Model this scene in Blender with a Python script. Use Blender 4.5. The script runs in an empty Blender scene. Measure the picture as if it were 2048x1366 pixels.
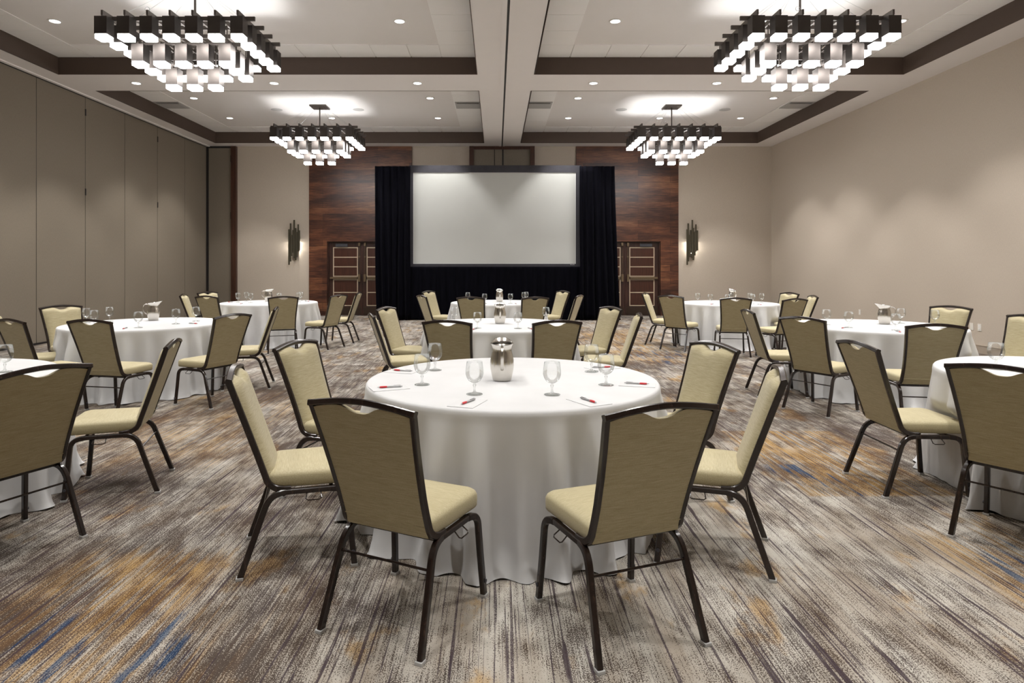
import bpy, bmesh, math, random
from mathutils import Vector, Matrix
random.seed(7)
scene = bpy.context.scene
COL = scene.collection
R_ = math.radians

# ------------------------------------------------------------------ camera, world, exposure
cam_data = bpy.data.cameras.new('camera')
cam = bpy.data.objects.new('camera', cam_data)
COL.objects.link(cam)
scene.camera = cam
cam.location = (0.0, 0.0, 1.492)
cam.rotation_euler = (R_(90), 0, 0)
cam_data.sensor_width = 36.0
cam_data.lens = 1251.0 / 2048 * 36
cam_data.shift_x = (1024 - 993) / 2048
cam_data.shift_y = (531.6 - 683) / 2048
cam_data.clip_start = 0.05
cam_data.clip_end = 100

world = bpy.data.worlds.new('world')
scene.world = world
world.use_nodes = True
world.node_tree.nodes['Background'].inputs[0].default_value = (0.8, 0.82, 0.9, 1)
world.node_tree.nodes['Background'].inputs[1].default_value = 0.02

scene.view_settings.view_transform = 'Standard'
scene.view_settings.look = 'None'
scene.view_settings.exposure = 0.50
scene.view_settings.gamma = 1.0
scene.view_settings.use_curve_mapping = False
scene.cycles.use_denoising = True
scene.cycles.max_bounces = 8
scene.cycles.diffuse_bounces = 4
scene.cycles.glossy_bounces = 3
scene.cycles.transmission_bounces = 6
scene.cycles.transparent_max_bounces = 16
scene.cycles.sample_clamp_indirect = 4.0
scene.cycles.caustics_reflective = False
scene.cycles.caustics_refractive = False

SPOT_POWER = 240.0      # each recessed downlight
UP_POWER = 6.0         # up-light of each chandelier
GLOW = 22.0             # chandelier diffusers

# ------------------------------------------------------------------ materials
class NT:
    """tiny helper around a node tree"""
    def __init__(self, name):
        self.mat = bpy.data.materials.new(name)
        self.mat.use_nodes = True
        self.t = self.mat.node_tree
        self.bsdf = self.t.nodes['Principled BSDF']
        self.out = self.t.nodes['Material Output']
    def n(self, typ, **kw):
        nd = self.t.nodes.new(typ)
        for k, v in kw.items():
            setattr(nd, k, v)
        return nd
    def link(self, a, b):
        self.t.links.new(a, b)
    def put(self, sock, v):
        if isinstance(v, (int, float)):
            sock.default_value = v
        elif isinstance(v, tuple):
            sock.default_value = v if len(v) != 3 or sock.type == 'VECTOR' else (*v, 1)
        else:
            self.link(v, sock)
    def math(self, op, a, b=0.0, c=None, clamp=False):
        nd = self.n('ShaderNodeMath', operation=op, use_clamp=clamp)
        self.put(nd.inputs[0], a); self.put(nd.inputs[1], b)
        if c is not None: self.put(nd.inputs[2], c)
        return nd.outputs[0]
    def mix(self, f, a, b, mode='MIX'):
        nd = self.n('ShaderNodeMix', data_type='RGBA', blend_type=mode)
        self.put(nd.inputs[0], f); self.put(nd.inputs[6], a); self.put(nd.inputs[7], b)
        return nd.outputs[2]
    def coord(self, scale=(1, 1, 1), kind='Object', loc=(0, 0, 0), rot=(0, 0, 0)):
        tc = self.n('ShaderNodeTexCoord'); mp = self.n('ShaderNodeMapping')
        self.link(tc.outputs[kind], mp.inputs[0])
        mp.inputs['Scale'].default_value = scale
        mp.inputs['Location'].default_value = loc
        mp.inputs['Rotation'].default_value = rot
        return mp.outputs[0]
    def noise(self, vec, scale=5.0, detail=2.0, rough=0.5, dist=0.0):
        nd = self.n('ShaderNodeTexNoise')
        self.link(vec, nd.inputs['Vector'])
        nd.inputs['Scale'].default_value = scale
        nd.inputs['Detail'].default_value = detail
        nd.inputs['Roughness'].default_value = rough
        nd.inputs['Distortion'].default_value = dist
        return nd.outputs['Fac']
    def ramp(self, fac, stops):
        nd = self.n('ShaderNodeValToRGB')
        self.put(nd.inputs[0], fac)
        el = nd.color_ramp.elements
        while len(el) < len(stops): el.new(0.5)
        for e, (p, c) in zip(el, stops):
            e.position = p; e.color = (*c, 1) if len(c) == 3 else c
        return nd.outputs[0]
    def step(self, v, lo, hi):
        nd = self.n('ShaderNodeMapRange', interpolation_type='SMOOTHSTEP')
        self.put(nd.inputs[0], v); nd.inputs[1].default_value = lo; nd.inputs[2].default_value = hi
        return nd.outputs[0]
    def bump(self, h, strength=0.3, dist=0.002):
        nd = self.n('ShaderNodeBump')
        nd.inputs['Strength'].default_value = strength
        nd.inputs['Distance'].default_value = dist
        self.link(h, nd.inputs['Height'])
        self.link(nd.outputs[0], self.bsdf.inputs['Normal'])
    def set(self, **kw):
        for k, v in kw.items():
            self.put(self.bsdf.inputs[{'color': 'Base Color', 'rough': 'Roughness', 'metal': 'Metallic',
                     'spec': 'Specular IOR Level', 'sheen': 'Sheen Weight', 'coat': 'Coat Weight'}[k]], v)
        return self

def simple(name, color, rough=0.5, metal=0.0, spec=0.5, var=0.06, scale=30, bump=0.0):
    m = NT(name)
    nz = m.noise(m.coord(), scale, 3)
    c = m.mix(nz, tuple(v * (1 - var) for v in color), tuple(min(1, v * (1 + var)) for v in color))
    m.set(color=c, rough=rough, metal=metal, spec=spec)
    if bump: m.bump(nz, bump)
    return m.mat

def emission(name, color, strength):
    m = NT(name)
    e = m.n('ShaderNodeEmission')
    e.inputs[0].default_value = (*color, 1); e.inputs[1].default_value = strength
    m.link(e.outputs[0], m.out.inputs[0])
    return m.mat

def mat_wall(name, c, axis='x', amt=0.07):
    m = NT(name)
    sc = (260, 260, 18)
    a = m.noise(m.coord(sc), 1.0, 2)
    b = m.noise(m.coord((60, 60, 60)), 1.0, 2)
    f = m.math('ADD', m.math('MULTIPLY', a, .6), m.math('MULTIPLY', b, .4))
    m.set(color=m.ramp(f, [(.3, tuple(v * (1 - amt) for v in c)), (.7, tuple(v * (1 + amt) for v in c))]), rough=.75, spec=.25)
    m.bump(f, .15, .001)
    return m.mat

def mat_fabric(name='champagne fabric', sc=(14, 40, 330)):
    m = NT(name)
    a = m.noise(m.coord(sc), 1.0, 3, .6)
    b = m.noise(m.coord((420, 420, 60)), 1.0, 1)
    f = m.math('ADD', m.math('MULTIPLY', a, .75), m.math('MULTIPLY', b, .25))
    m.set(color=m.ramp(f, [(.32, (.34, .285, .16)), (.5, (.42, .365, .22)), (.68, (.50, .45, .29))]), rough=.55, spec=.3, sheen=.15)
    m.bump(f, .25, .0008)
    return m.mat

def mat_frame():
    m = NT('bronze painted frame')
    a = m.noise(m.coord((60, 60, 8)), 1.0, 4, .65)
    m.set(color=m.ramp(a, [(.35, (.010, .006, .005)), (.6, (.022, .013, .010)), (.75, (.05, .028, .018))]), rough=.22, spec=.6)
    return m.mat

def mat_cloth():
    m = NT('white table linen')
    a = m.noise(m.coord((500, 500, 500)), 1.0, 1)
    b = m.noise(m.coord((5, 5, 5)), 1.0, 3)
    m.set(color=m.ramp(b, [(.3, (.555, .556, .558)), (.7, (.585, .586, .59))]), rough=.7, spec=.2, sheen=.1)
    m.bump(m.math('ADD', m.math('MULTIPLY', a, .2), b), .12, .004)
    return m.mat

def mat_carpet():
    m = NT('streaked carpet')
    P = m.coord()
    sep = m.n('ShaderNodeSeparateXYZ'); m.link(P, sep.inputs[0])
    X, Y = sep.outputs[0], sep.outputs[1]
    def box(x0, x1, y0, y1, sx=.08, sy=.03, wob=.12):
        w = m.math('MULTIPLY', m.math('SUBTRACT', m.noise(m.coord((22, .9, 1)), 1, 2), .5), wob * 6)
        yy = m.math('ADD', Y, w)
        a = m.math('MULTIPLY', m.step(X, x0 - sx, x0 + sx), m.math('SUBTRACT', 1.0, m.step(X, x1 - sx, x1 + sx)))
        b = m.math('MULTIPLY', m.step(yy, y0 - sy, y0 + sy), m.math('SUBTRACT', 1.0, m.step(yy, y1 - sy, y1 + sy)))
        return m.math('MULTIPLY', a, b)
    def mx(*v):
        r = v[0]
        for q in v[1:]: r = m.math('MAXIMUM', r, q)
        return r
    # fine yarn rows, pile speckle and cloudy fields
    row = m.noise(m.coord((130, 2.6, 1)), 1, 3, .6)
    rowb = m.noise(m.coord((42, 1.0, 1), loc=(7, 3, 0)), 1, 3, .6)
    speck = m.noise(m.coord((225, 165, 1)), 1, 1, .5)
    blot = m.noise(m.coord((1.5, 1.0, 1), loc=(3.7, 1.2, 0)), 1, 4, .6)
    fine = m.noise(m.coord((10, 5, 1), loc=(1, 8, 0)), 1, 4, .65)
    tone = m.noise(m.coord((5, 1.3, 1), loc=(4, 2, 0)), 1, 3, .6)
    pale = m.math('MULTIPLY', m.step(X, -1.2, .1), m.math('SUBTRACT', 1.0, m.step(Y, 3.0, 5.4)))
    pale = mx(pale, box(-.9, -.1, 1.8, 2.75, .2, .3), m.math('MULTIPLY', m.step(Y, 9.0, 11.0), .45))
    # density of dark tufts
    v = m.math('ADD', m.math('MULTIPLY', m.math('SUBTRACT', blot, .5), .95), m.math('MULTIPLY', m.math('SUBTRACT', fine, .5), .75))
    v = m.math('ADD', v, m.math('MULTIPLY', m.math('SUBTRACT', row, .5), .95))
    v = m.math('SUBTRACT', .565, m.math('ADD', v, m.math('MULTIPLY', pale, .17)))
    lit = m.step(m.math('SUBTRACT', speck, m.math('ADD', m.math('MULTIPLY', m.math('SUBTRACT', v, .5), .75), .5)), -.075, .075)
    light = m.ramp(tone, [(.35, (.285, .245, .20)), (.55, (.385, .355, .31)), (.7, (.46, .435, .39))])
    dark = m.ramp(tone, [(.35, (.062, .043, .031)), (.6, (.080, .065, .056))])
    # gold patches
    gn = m.noise(m.coord((3.2, 1.5, 1), loc=(11, 5, 0)), 1, 5, .65)
    goldzone = mx(m.math('MULTIPLY', m.step(gn, .55, .66), .8),
                  m.math('MULTIPLY', mx(box(-2.15, -1.35, 2.55, 3.25, .15, .1), m.math('MULTIPLY', box(-2.6, -1.0, 1.6, 2.65, .2, .1), .8), box(2.02, 3.0, 4.05, 5.65, .03, .02, 0.0),
                     m.math('MULTIPLY', box(1.6, 3.2, 9.6, 14.5, .3, .4), .9), m.math('MULTIPLY', box(-3.4, -2.0, 4.6, 7.4, .3, .4), .55), box(2.3, 3.0, 2.6, 3.5, .2, .1)),
                     m.step(m.math('ADD', m.math('MULTIPLY', rowb, .6), m.math('MULTIPLY', gn, .4)), .43, .56)))
    light = m.mix(m.math('MULTIPLY', goldzone, .8), light, (.34, .20, .055))
    dark = m.mix(m.math('MULTIPLY', goldzone, .55), dark, (.13, .065, .022))
    # blue streaks
    bn = m.noise(m.coord((15, 1.4, 1), loc=(2, 9, 0)), 1, 4, .65)
    bluezone = m.math('MULTIPLY', mx(box(-2.4, -1.15, 1.6, 2.62, .1, .1), box(2.0, 2.45, 4.05, 4.7, .03, .02, 0), box(2.4, 3.0, 2.8, 3.3, .1, .1),
                     box(2.2, 3.2, 9.4, 11.5, .3, .4)), m.step(bn, .53, .62))
    light = m.mix(m.math('MULTIPLY', bluezone, .85), light, (.075, .11, .16))
    dark = m.mix(bluezone, dark, (.018, .035, .075))
    col = m.mix(lit, dark, light)
    # long plum dashes
    d1 = m.noise(m.coord((36, .6, 1), loc=(5, 1, 0)), 1, 3, .55)
    d2 = m.noise(m.coord((80, .8, 1), loc=(1, 6, 0)), 1, 3, .55)
    d3 = m.noise(m.coord((95, .9, 1), loc=(8, 2, 0)), 1, 3, .55)
    dash = mx(m.math('MULTIPLY', m.step(d1, .60, .62), m.step(pale, .1, .8)), m.step(d1, .635, .665), m.step(d2, .61, .65), m.step(d3, .62, .66))
    dash = m.math('MULTIPLY', dash, m.step(speck, .34, .50))
    col = m.mix(m.math('MULTIPLY', dash, .9), col, (.040, .027, .038))
    m.set(color=col, rough=.95, spec=.05)
    m.bump(speck, .4, .004)
    return m.mat

def mat_wood():
    m = NT('reclaimed plank wood')
    tc = m.n('ShaderNodeTexCoord'); sp = m.n('ShaderNodeSeparateXYZ'); m.link(tc.outputs['Object'], sp.inputs[0])
    cb = m.n('ShaderNodeCombineXYZ'); m.link(sp.outputs[0], cb.inputs[0]); m.link(sp.outputs[2], cb.inputs[1])
    br = m.n('ShaderNodeTexBrick'); m.link(cb.outputs[0], br.inputs['Vector'])
    br.inputs['Color1'].default_value = (0, 0, 0, 1); br.inputs['Color2'].default_value = (1, 1, 1, 1)
    br.inputs['Mortar'].default_value = (.3, .3, .3, 1)
    br.inputs['Scale'].default_value = 1.0; br.inputs['Brick Width'].default_value = 2.6
    br.inputs['Row Height'].default_value = .19; br.inputs['Mortar Size'].default_value = .003
    br.inputs['Mortar Smooth'].default_value = 0; br.offset = .37
    g = m.noise(m.coord((2.6, 1, 46)), 1, 7, .7, .5)
    g2 = m.noise(m.coord((.7, 1, 3.2), loc=(4, 0, 2)), 1, 4, .6)
    f = m.math('ADD', m.math('MULTIPLY', g, .60), m.math('MULTIPLY', g2, .55))
    f = m.math('ADD', f, m.math('MULTIPLY', m.math('SUBTRACT', br.outputs[0], .5), .14))
    col = m.ramp(f, [(.40, (.016, .006, .004)), (.53, (.062, .020, .011)), (.63, (.14, .050, .023)), (.76, (.26, .115, .05))])
    col = m.mix(br.outputs['Fac'], col, (.012, .006, .004))
    m.set(color=col, rough=.34, spec=.55)
    m.bump(f, .25, .004)
    return m.mat

def mat_darkwood(name='dark stained wood', c=(.055, .022, .013), axis=(30, 30, 2)):
    m = NT(name)
    g = m.noise(m.coord(axis), 1, 4, .6)
    m.set(color=m.ramp(g, [(.3, tuple(v * .6 for v in c)), (.7, tuple(v * 1.4 for v in c))]), rough=.35, spec=.5)
    return m.mat

def mat_brushed(name, c, rough):
    m = NT(name)
    g = m.noise(m.coord((8, 8, 120)), 1, 3)
    m.set(color=c, metal=1.0, rough=m.math('ADD', rough - .06, m.math('MULTIPLY', g, .12)))
    return m.mat

def mat_glass():
    m = NT('clear drinking glass')
    lw = m.n('ShaderNodeLayerWeight'); lw.inputs[0].default_value = .42
    tr = m.n('ShaderNodeBsdfTransparent'); gl = m.n('ShaderNodeBsdfGlossy')
    edge = m.math('POWER', lw.outputs['Facing'], 3.5)
    m.link(m.mix(edge, (.985, .99, .987), (.60, .63, .615)), tr.inputs[0])
    gl.inputs['Color'].default_value = (.9, .92, .92, 1); gl.inputs['Roughness'].default_value = .03
    mx = m.n('ShaderNodeMixShader')
    m.link(m.math('ADD', m.math('MULTIPLY', lw.outputs['Fresnel'], .45), .015, clamp=True), mx.inputs[0])
    m.link(tr.outputs[0], mx.inputs[1]); m.link(gl.outputs[0], mx.inputs[2])
    m.link(mx.outputs[0], m.out.inputs[0])
    return m.mat

def mat_velvet():
    m = NT('black velvet')
    g = m.noise(m.coord((20, 20, 2)), 1, 3)
    m.set(color=m.ramp(g, [(.3, (.0008, .0008, .002)), (.7, (.002, .002, .0045))]), rough=.85, spec=.05, sheen=.012)
    return m.mat

M = dict(
    carpet=mat_carpet(), fabric=mat_fabric(), seatfabric=mat_fabric('champagne seat fabric', (14, 330, 200)), frame=mat_frame(), cloth=mat_cloth(), wood=mat_wood(),
    glide=simple('clear plastic glide', (.45, .45, .44), .25, 0, .5),
    steel=mat_brushed('brushed stainless steel', (.66, .63, .58), .24),
    polished=mat_brushed('polished stainless steel', (.80, .80, .79), .12),
    glass=mat_glass(), velvet=mat_velvet(),
    wall=mat_wall('beige wall covering', (.50, .435, .36)),
    partition=mat_wall('olive taupe partition fabric', (.208, .177, .136), amt=.10),
    soffit=simple('painted plaster ceiling', (.84, .81, .80), .9, 0, .1, .015, 3),
    panel=simple('painted coffer ceiling', (.80, .775, .76), .9, 0, .1, .015, 3),
    tile=simple('mineral fibre ceiling tile', (.90, .89, .88), .9, 0, .1, .02, 90),
    band=simple('brown painted band', (.085, .060, .047), .6, 0, .3, .05, 8),
    black=simple('black rubber seal', (.012, .010, .010), .5),
    darkwood=mat_darkwood(), doorwood=mat_darkwood('dark door veneer', (.040, .015, .010), (14, 14, 1.5)),
    doorpanel=mat_darkwood('red brown door panel', (.055, .017, .009), (40, 40, 2)),
    kick=simple('bronze kick plate', (.045, .028, .018), .4, .3),
    molding=simple('pale gold moulding', (.50, .40, .29), .4, 0, .5),
    hardware=simple('aged brass hardware', (.22, .165, .105), .35, .8),
    closer=simple('grey door closer', (.06, .06, .07), .45, .3),
    sleeve=simple('brushed nickel sleeve', (.088, .078, .072), .42, 1.0, .5, .04, 12),
    bar=simple('dark nickel bar', (.10, .085, .075), .35, .7),
    sconcebar=simple('olive bronze bar', (.085, .075, .05), .4, .5),
    diffuser=emission('lit acrylic diffuser', (1.0, .975, .96), GLOW),
    lens=emission('lit downlight lens', (1.0, .97, .95), 6.0),
    sconce_lamp=emission('lit wall light tube', (1.0, .94, .84), 3.0),
    white=simple('white painted metal', (.78, .77, .75), .5),
    grille=simple('speaker grille', (.50, .49, .48), .8, 0, .2, .2, 300),
    vent=simple('grey painted vent', (.42, .41, .40), .6),
    screen=simple('matte projection fabric', (.48, .49, .47), .85, 0, .15, .01, 4),
    screenframe=simple('dark grey screen border', (.045, .044, .052), .8, 0, .2, .25, 6, .3),
    red=simple('red rubber grip', (.55, .02, .03), .35), silver=simple('silver plastic', (.45, .45, .46), .3, .7),
    paper=simple('white note paper', (.57, .57, .573), .7, 0, .2, .01),
    plate=simple('ivory outlet plate', (.72, .69, .63), .4), base=simple('painted base trim', (.36, .30, .24), .5),
)

# ------------------------------------------------------------------ mesh helpers
def mesh_from(bm, name, mat, smooth=False, sharp=35):
    me = bpy.data.meshes.new(name)
    bmesh.ops.recalc_face_normals(bm, faces=bm.faces)
    if smooth:
        for f in bm.faces: f.smooth = True
    bm.to_mesh(me); bm.free()
    if smooth: me.set_sharp_from_angle(angle=R_(sharp))
    if mat: me.materials.append(mat)
    return me

def obj(name, bm, mat, parent=None, smooth=False, sharp=35, loc=None):
    me = bm if isinstance(bm, bpy.types.Mesh) else mesh_from(bm, name, mat, smooth, sharp)
    o = bpy.data.objects.new(name, me)
    COL.objects.link(o)
    if parent: o.parent = parent
    if loc: o.location = loc
    return o

def thing(name, label, cat, loc=(0, 0, 0), rz=0.0, group=None):
    o = bpy.data.objects.new(name, None)
    o.empty_display_size = .1
    COL.objects.link(o)
    o.location = loc; o.rotation_euler = (0, 0, rz)
    return tag(o, label, cat, group)

def tag(o, label, cat, group=None):
    o['label'] = label; o['category'] = cat
    if group: o['group'] = group
    return o

def struct(o, label=None):
    o['kind'] = 'structure'
    if label: o['label'] = label
    return o

def dup(root, loc, rz, label, group=None):
    def cp(o, parent):
        c = o.copy(); COL.objects.link(c); c.parent = parent
        for ch in list(o.children): cp(ch, c)
        return c
    r = cp(root, None)
    r.location = loc; r.rotation_euler = (0, 0, rz); r['label'] = label
    if group: r['group'] = group
    return r

def box(bm, x0, x1, y0, y1, z0, z1, bev=0.0):
    vs = [bm.verts.new((x, y, z)) for z in (z0, z1) for y in (y0, y1) for x in (x0, x1)]
    fs = [(0, 2, 3, 1), (4, 5, 7, 6), (0, 1, 5, 4), (2, 6, 7, 3), (0, 4, 6, 2), (1, 3, 7, 5)]
    faces = [bm.faces.new([vs[i] for i in f]) for f in fs]
    if bev:
        es = list({e for f in faces for e in f.edges})
        bmesh.ops.bevel(bm, geom=es, offset=bev, segments=2, affect='EDGES', profile=.7)
    return bm

def boxes(*bs, bev=0.0):
    bm = bmesh.new()
    for b in bs: box(bm, *b, bev=bev)
    return bm

def sweep(bm, pts, a, b, hint=(1, 0, 0), n=8, square=.0, cap=True, closed=False):
    """sweep a section (half sizes a along side, b along normal) along pts; square>0 gives a rounded rectangle"""
    pts = [Vector(p) for p in pts]; hint = Vector(hint)
    sec = []
    if square:
        c = square
        for sx, sy in ((1, 1), (-1, 1), (-1, -1), (1, -1)):
            q = [(sx * a, sy * (b - c)), (sx * (a - c), sy * b)]
            if sx * sy < 0: q.reverse()
            sec += q
    else:
        sec = [(a * math.cos(2 * math.pi * i / n), b * math.sin(2 * math.pi * i / n)) for i in range(n)]
    rings = []
    N = len(pts)
    for i, p in enumerate(pts):
        if closed: t = pts[(i + 1) % N] - pts[i - 1]
        else: t = pts[min(i + 1, N - 1)] - pts[max(i - 1, 0)]
        t.normalize()
        s = t.cross(hint)
        if s.length < 1e-4: s = t.cross(Vector((0, 1, 0)))
        s.normalize(); nn = s.cross(t).normalized()
        k = 1.0
        if 0 < i < N - 1:
            t1 = (pts[i] - pts[i - 1]).normalized(); t2 = (pts[i + 1] - pts[i]).normalized()
            k = 1 / max(.5, math.cos(t1.angle(t2) / 2))
        rings.append([bm.verts.new(p + s * u * k + nn * v) for u, v in sec])
    L = len(sec)
    rng = range(N) if closed else range(N - 1)
    for i in rng:
        A, B = rings[i], rings[(i + 1) % N]
        for j in range(L):
            bm.faces.new((A[j], A[(j + 1) % L], B[(j + 1) % L], B[j]))
    if cap and not closed:
        bm.faces.new(rings[0]); bm.faces.new(rings[-1])
    return bm

def lathe(bm, prof, n=32, cx=0, cy=0, cap0=False, cap1=False):
    rings = []
    for r, z in prof:
        if r < 1e-6: rings.append([bm.verts.new((cx, cy, z))])
        else: rings.append([bm.verts.new((cx + r * math.cos(2 * math.pi * i / n), cy + r * math.sin(2 * math.pi * i / n), z)) for i in range(n)])
    for A, B in zip(rings, rings[1:]):
        for i in range(n):
            j = (i + 1) % n
            if len(A) == 1 and len(B) == 1: continue
            if len(A) == 1: bm.faces.new((A[0], B[i], B[j]))
            elif len(B) == 1: bm.faces.new((A[i], A[j], B[0]))
            else: bm.faces.new((A[i], A[j], B[j], B[i]))
    if cap0 and len(rings[0]) > 1: bm.faces.new(rings[0])
    if cap1 and len(rings[-1]) > 1: bm.faces.new(rings[-1])
    return bm

def arc(p0, p1, p2, n=6):
    """quadratic curve through corner p1"""
    p0, p1, p2 = Vector(p0), Vector(p1), Vector(p2)
    return [p0 * (1 - t) ** 2 + p1 * 2 * t * (1 - t) + p2 * t * t for t in [i / n for i in range(n + 1)]]

# ------------------------------------------------------------------ room shell
XL, XR, YB, YF, ZS, ZC = -8.68, 8.25, 18.78, -4.2, 5.074, 5.405
struct(obj('floor', boxes((XL - .2, XR + .2, YF - .2, YB + .4, -.05, 0.0)), M['carpet']), 'streaked taupe carpet with plum, gold and blue marks')
struct(obj('wall_left', boxes((XL - .25, XL - .10, YF, YB, 0, 5.5)), M['black']))
struct(obj('wall_right', boxes((XR, XR + .15, YF, YB + .2, 0, 5.5)), M['wall']), 'plain beige right wall')
struct(obj('wall_front', boxes((XL - .2, XR + .2, YF - .15, YF, 0, 5.5)), M['wall']))
def px_x(px): return (px - 993) * YB / 1251
def px_z(py): return 1.492 - (py - 531.6) * YB / 1251
# back wall as one mesh with recesses left for the doors
DLx0, DLx1, DRx0, DRx1, DZ = px_x(655), px_x(793), px_x(1181), px_x(1320), px_z(483)
struct(obj('wall_back', boxes((XL - .2, DLx0, YB, YB + .2, 0, 5.5), (DLx1, DRx0, YB, YB + .2, 0, 5.5), (DRx1, XR + .2, YB, YB + .2, 0, 5.5),
      (DLx0, DLx1, YB, YB + .2, DZ, 5.5), (DRx0, DRx1, YB, YB + .2, DZ, 5.5)), M['wall']), 'beige end wall behind the screen')

# ceiling: soffit grid and coffers
coffX = [(-8.205, -.356), (.70, 7.62)]
coffY = [(-.28, 5.18), (6.26, 11.71), (12.80, 18.25)]
sb = [(XL - .2, coffX[0][0], YF - .2, YB + .4, ZS, 5.65), (coffX[0][1], coffX[1][0], YF - .2, YB + .4, ZS, 5.65), (coffX[1][1], XR + .2, YF - .2, YB + .4, ZS, 5.65)]
ys = [YF - .2] + [v for c in coffY for v in c] + [YB + .4]
for x0, x1 in coffX:
    for i in range(0, len(ys), 2):
        sb.append((x0, x1, ys[i], ys[i + 1], ZS, 5.65))
ceiling = struct(obj('ceiling', boxes(*sb), M['soffit']), 'pale ceiling soffits around the coffers')
tr_n = 0
T = .66
for ci, (x0, x1) in enumerate(coffX):
    for ri, (y0, y1) in enumerate(coffY):
        e = .012
        obj('coffer_panel', boxes((x0, x1, y0, y1, ZC, ZC + .04)), M['panel'], ceiling)
        tr_n += 1
        struct(obj('trim_%d' % tr_n, boxes((x0, x0 + e, y0, y1, ZS - .004, ZC), (x1 - e, x1, y0, y1, ZS - .004, ZC),
                   (x0 + e, x1 - e, y0, y0 + e, ZS - .004, ZC), (x0 + e, x1 - e, y1 - e, y1, ZS - .004, ZC),
                   (x0, x0 + e * 1.8, y0, y1, ZS - .004, ZS + .035), (x0 + e, x1 - e, y1 - e * 1.8, y1 - e, ZS + .0, ZS + .035)), M['band']), 'brown band inside a ceiling coffer')
        bm = bmesh.new(); g = .008
        zt = ZC - .012
        xa, xb, ya, yb = x0 + e, x1 - e, y0 + e, y1 - e
        n = int((yb - ya) / T)
        for k in range(n + 1):
            t1 = yb - k * T; t0 = max(ya, t1 - T)
            if t1 - t0 < .05: continue
            box(bm, xa, xa + T - g, t0 + g, t1, zt, ZC - .001)
            box(bm, xb - T + g, xb, t0 + g, t1, zt, ZC - .001)
        nx = int((xb - xa - 2 * T) / T)
        for k in range(nx + 1):
            t0 = xa + T + k * T; t1 = min(xb - T, t0 + T)
            if t1 - t0 < .05: continue
            box(bm, t0 + g, t1 - (g if t1 < xb - T else 0), yb - T + g, yb, zt, ZC - .001)
            box(bm, t0 + g, t1 - (g if t1 < xb - T else 0), ya, ya + T - g, zt, ZC - .001)
        obj('tile_border', bm, M['tile'], ceiling)

# partition track in the centre beam
trk = struct(obj('trim_7', boxes((.150, .184, YF, YB, ZS - .006, ZS + .002)), M['black']), 'dark slot of the partition track along the centre beam')
struct(obj('trim_8', boxes((.185, .245, YF, YB, ZS - .010, ZS + .002), (.075, .149, YF, YB, ZS - .010, ZS + .002)), M['soffit']), 'pale lips beside the partition track')
struct(obj('trim_9', boxes((XL - .1, XL + .03, YF, YB, ZS - .03, ZS + .01)), M['black']), 'dark head track of the folding partition')
struct(obj('trim_10', boxes((XL + .03, XL + .10, YF, YB, ZS - .022, ZS + .002)), M['soffit']), 'pale ledge above the folding partition')
struct(obj('baseboard_left', boxes((XL - .1, XL + .012, YF, YB, 0, .035)), M['black']), 'black floor seal of the folding partition')
struct(obj('baseboard_right', boxes((XR - .012, XR, YF, YB, 0, .13), (XR - .018, XR, YF, YB, .13, .14)), M['base']))
struct(obj('baseboard_back', boxes((px_x(475), px_x(619), YB - .012, YB, 0, .13), (px_x(1356), XR, YB - .012, YB, 0, .13)), M['base']))

# folding partition panels on the left
seams = [18.74 - .0] + [17.42 - 1.405 * k for k in range(0, 16)]
prow = 0
ords = ['nearest the end wall', 'second from the end wall', 'third from the end wall', 'fourth from the end wall', 'fifth from the end wall', 'sixth from the end wall, cut by the photo edge']
for i in range(len(seams) - 1):
    y1, y0 = seams[i], seams[i + 1]
    if y0 < YF + 1.0: break
    if y1 < 9.0 and i > 5:
        # panels beside and behind the camera: one plain run
        pr = struct(obj('wall_left', boxes((XL - .1, XL, YF, y1, .035, ZS - .03)), M['partition']))
        break
    lab = ('taupe fabric folding partition panel, ' + (ords[i] if i < 6 else 'nearest the camera'))
    p = thing('partition_panel', lab, 'partition panel', (XL, (y0 + y1) / 2, 0), 0, 'folding partition along the left wall')
    hw = (y1 - y0) / 2
    obj('panel_face', boxes((-.1, 0, -hw + .006, hw - .006, .035, ZS - .03), bev=.004), M['partition'], p)
    obj('edge_strip', boxes((-.1, -.003, -hw, -hw + .006, .035, ZS - .03)), M['black'], p)
    if i % 2 == 1 and i < 6:
        for z in (4.73, 3.05):
            obj('hinge', boxes((-.01, .012, -hw - .013, -hw + .017, z - .07, z + .07)), M['black'], p)

# ------------------------------------------------------------------ end wall fittings
# storage pocket door of the partition, left end of the back wall
p = thing('pocket_door', 'narrow taupe pocket door in the left corner of the end wall', 'door', (px_x(442), YB, 0))
w = px_x(465) - px_x(442)
obj('door_panel', boxes((-w, w, -.05, -.001, .02, ZS - .06)), M['partition'], p)
obj('dark_seal', boxes((-w - .07, -w, -.08, -.001, 0, ZS - .002), (-w, w, -.06, -.001, ZS - .06, ZS - .002)), M['black'], p)
j = obj('wood_jamb', boxes((w, w + .15, -.12, -.001, 0, ZS - .01)), M['darkwood'], p); j['label'] = 'dark brown wood jamb'
obj('hinge', boxes((w - .03, w, -.075, -.05, 4.6, 4.8), (w - .03, w, -.075, -.05, 2.9, 3.1)), M['black'], p)
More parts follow.
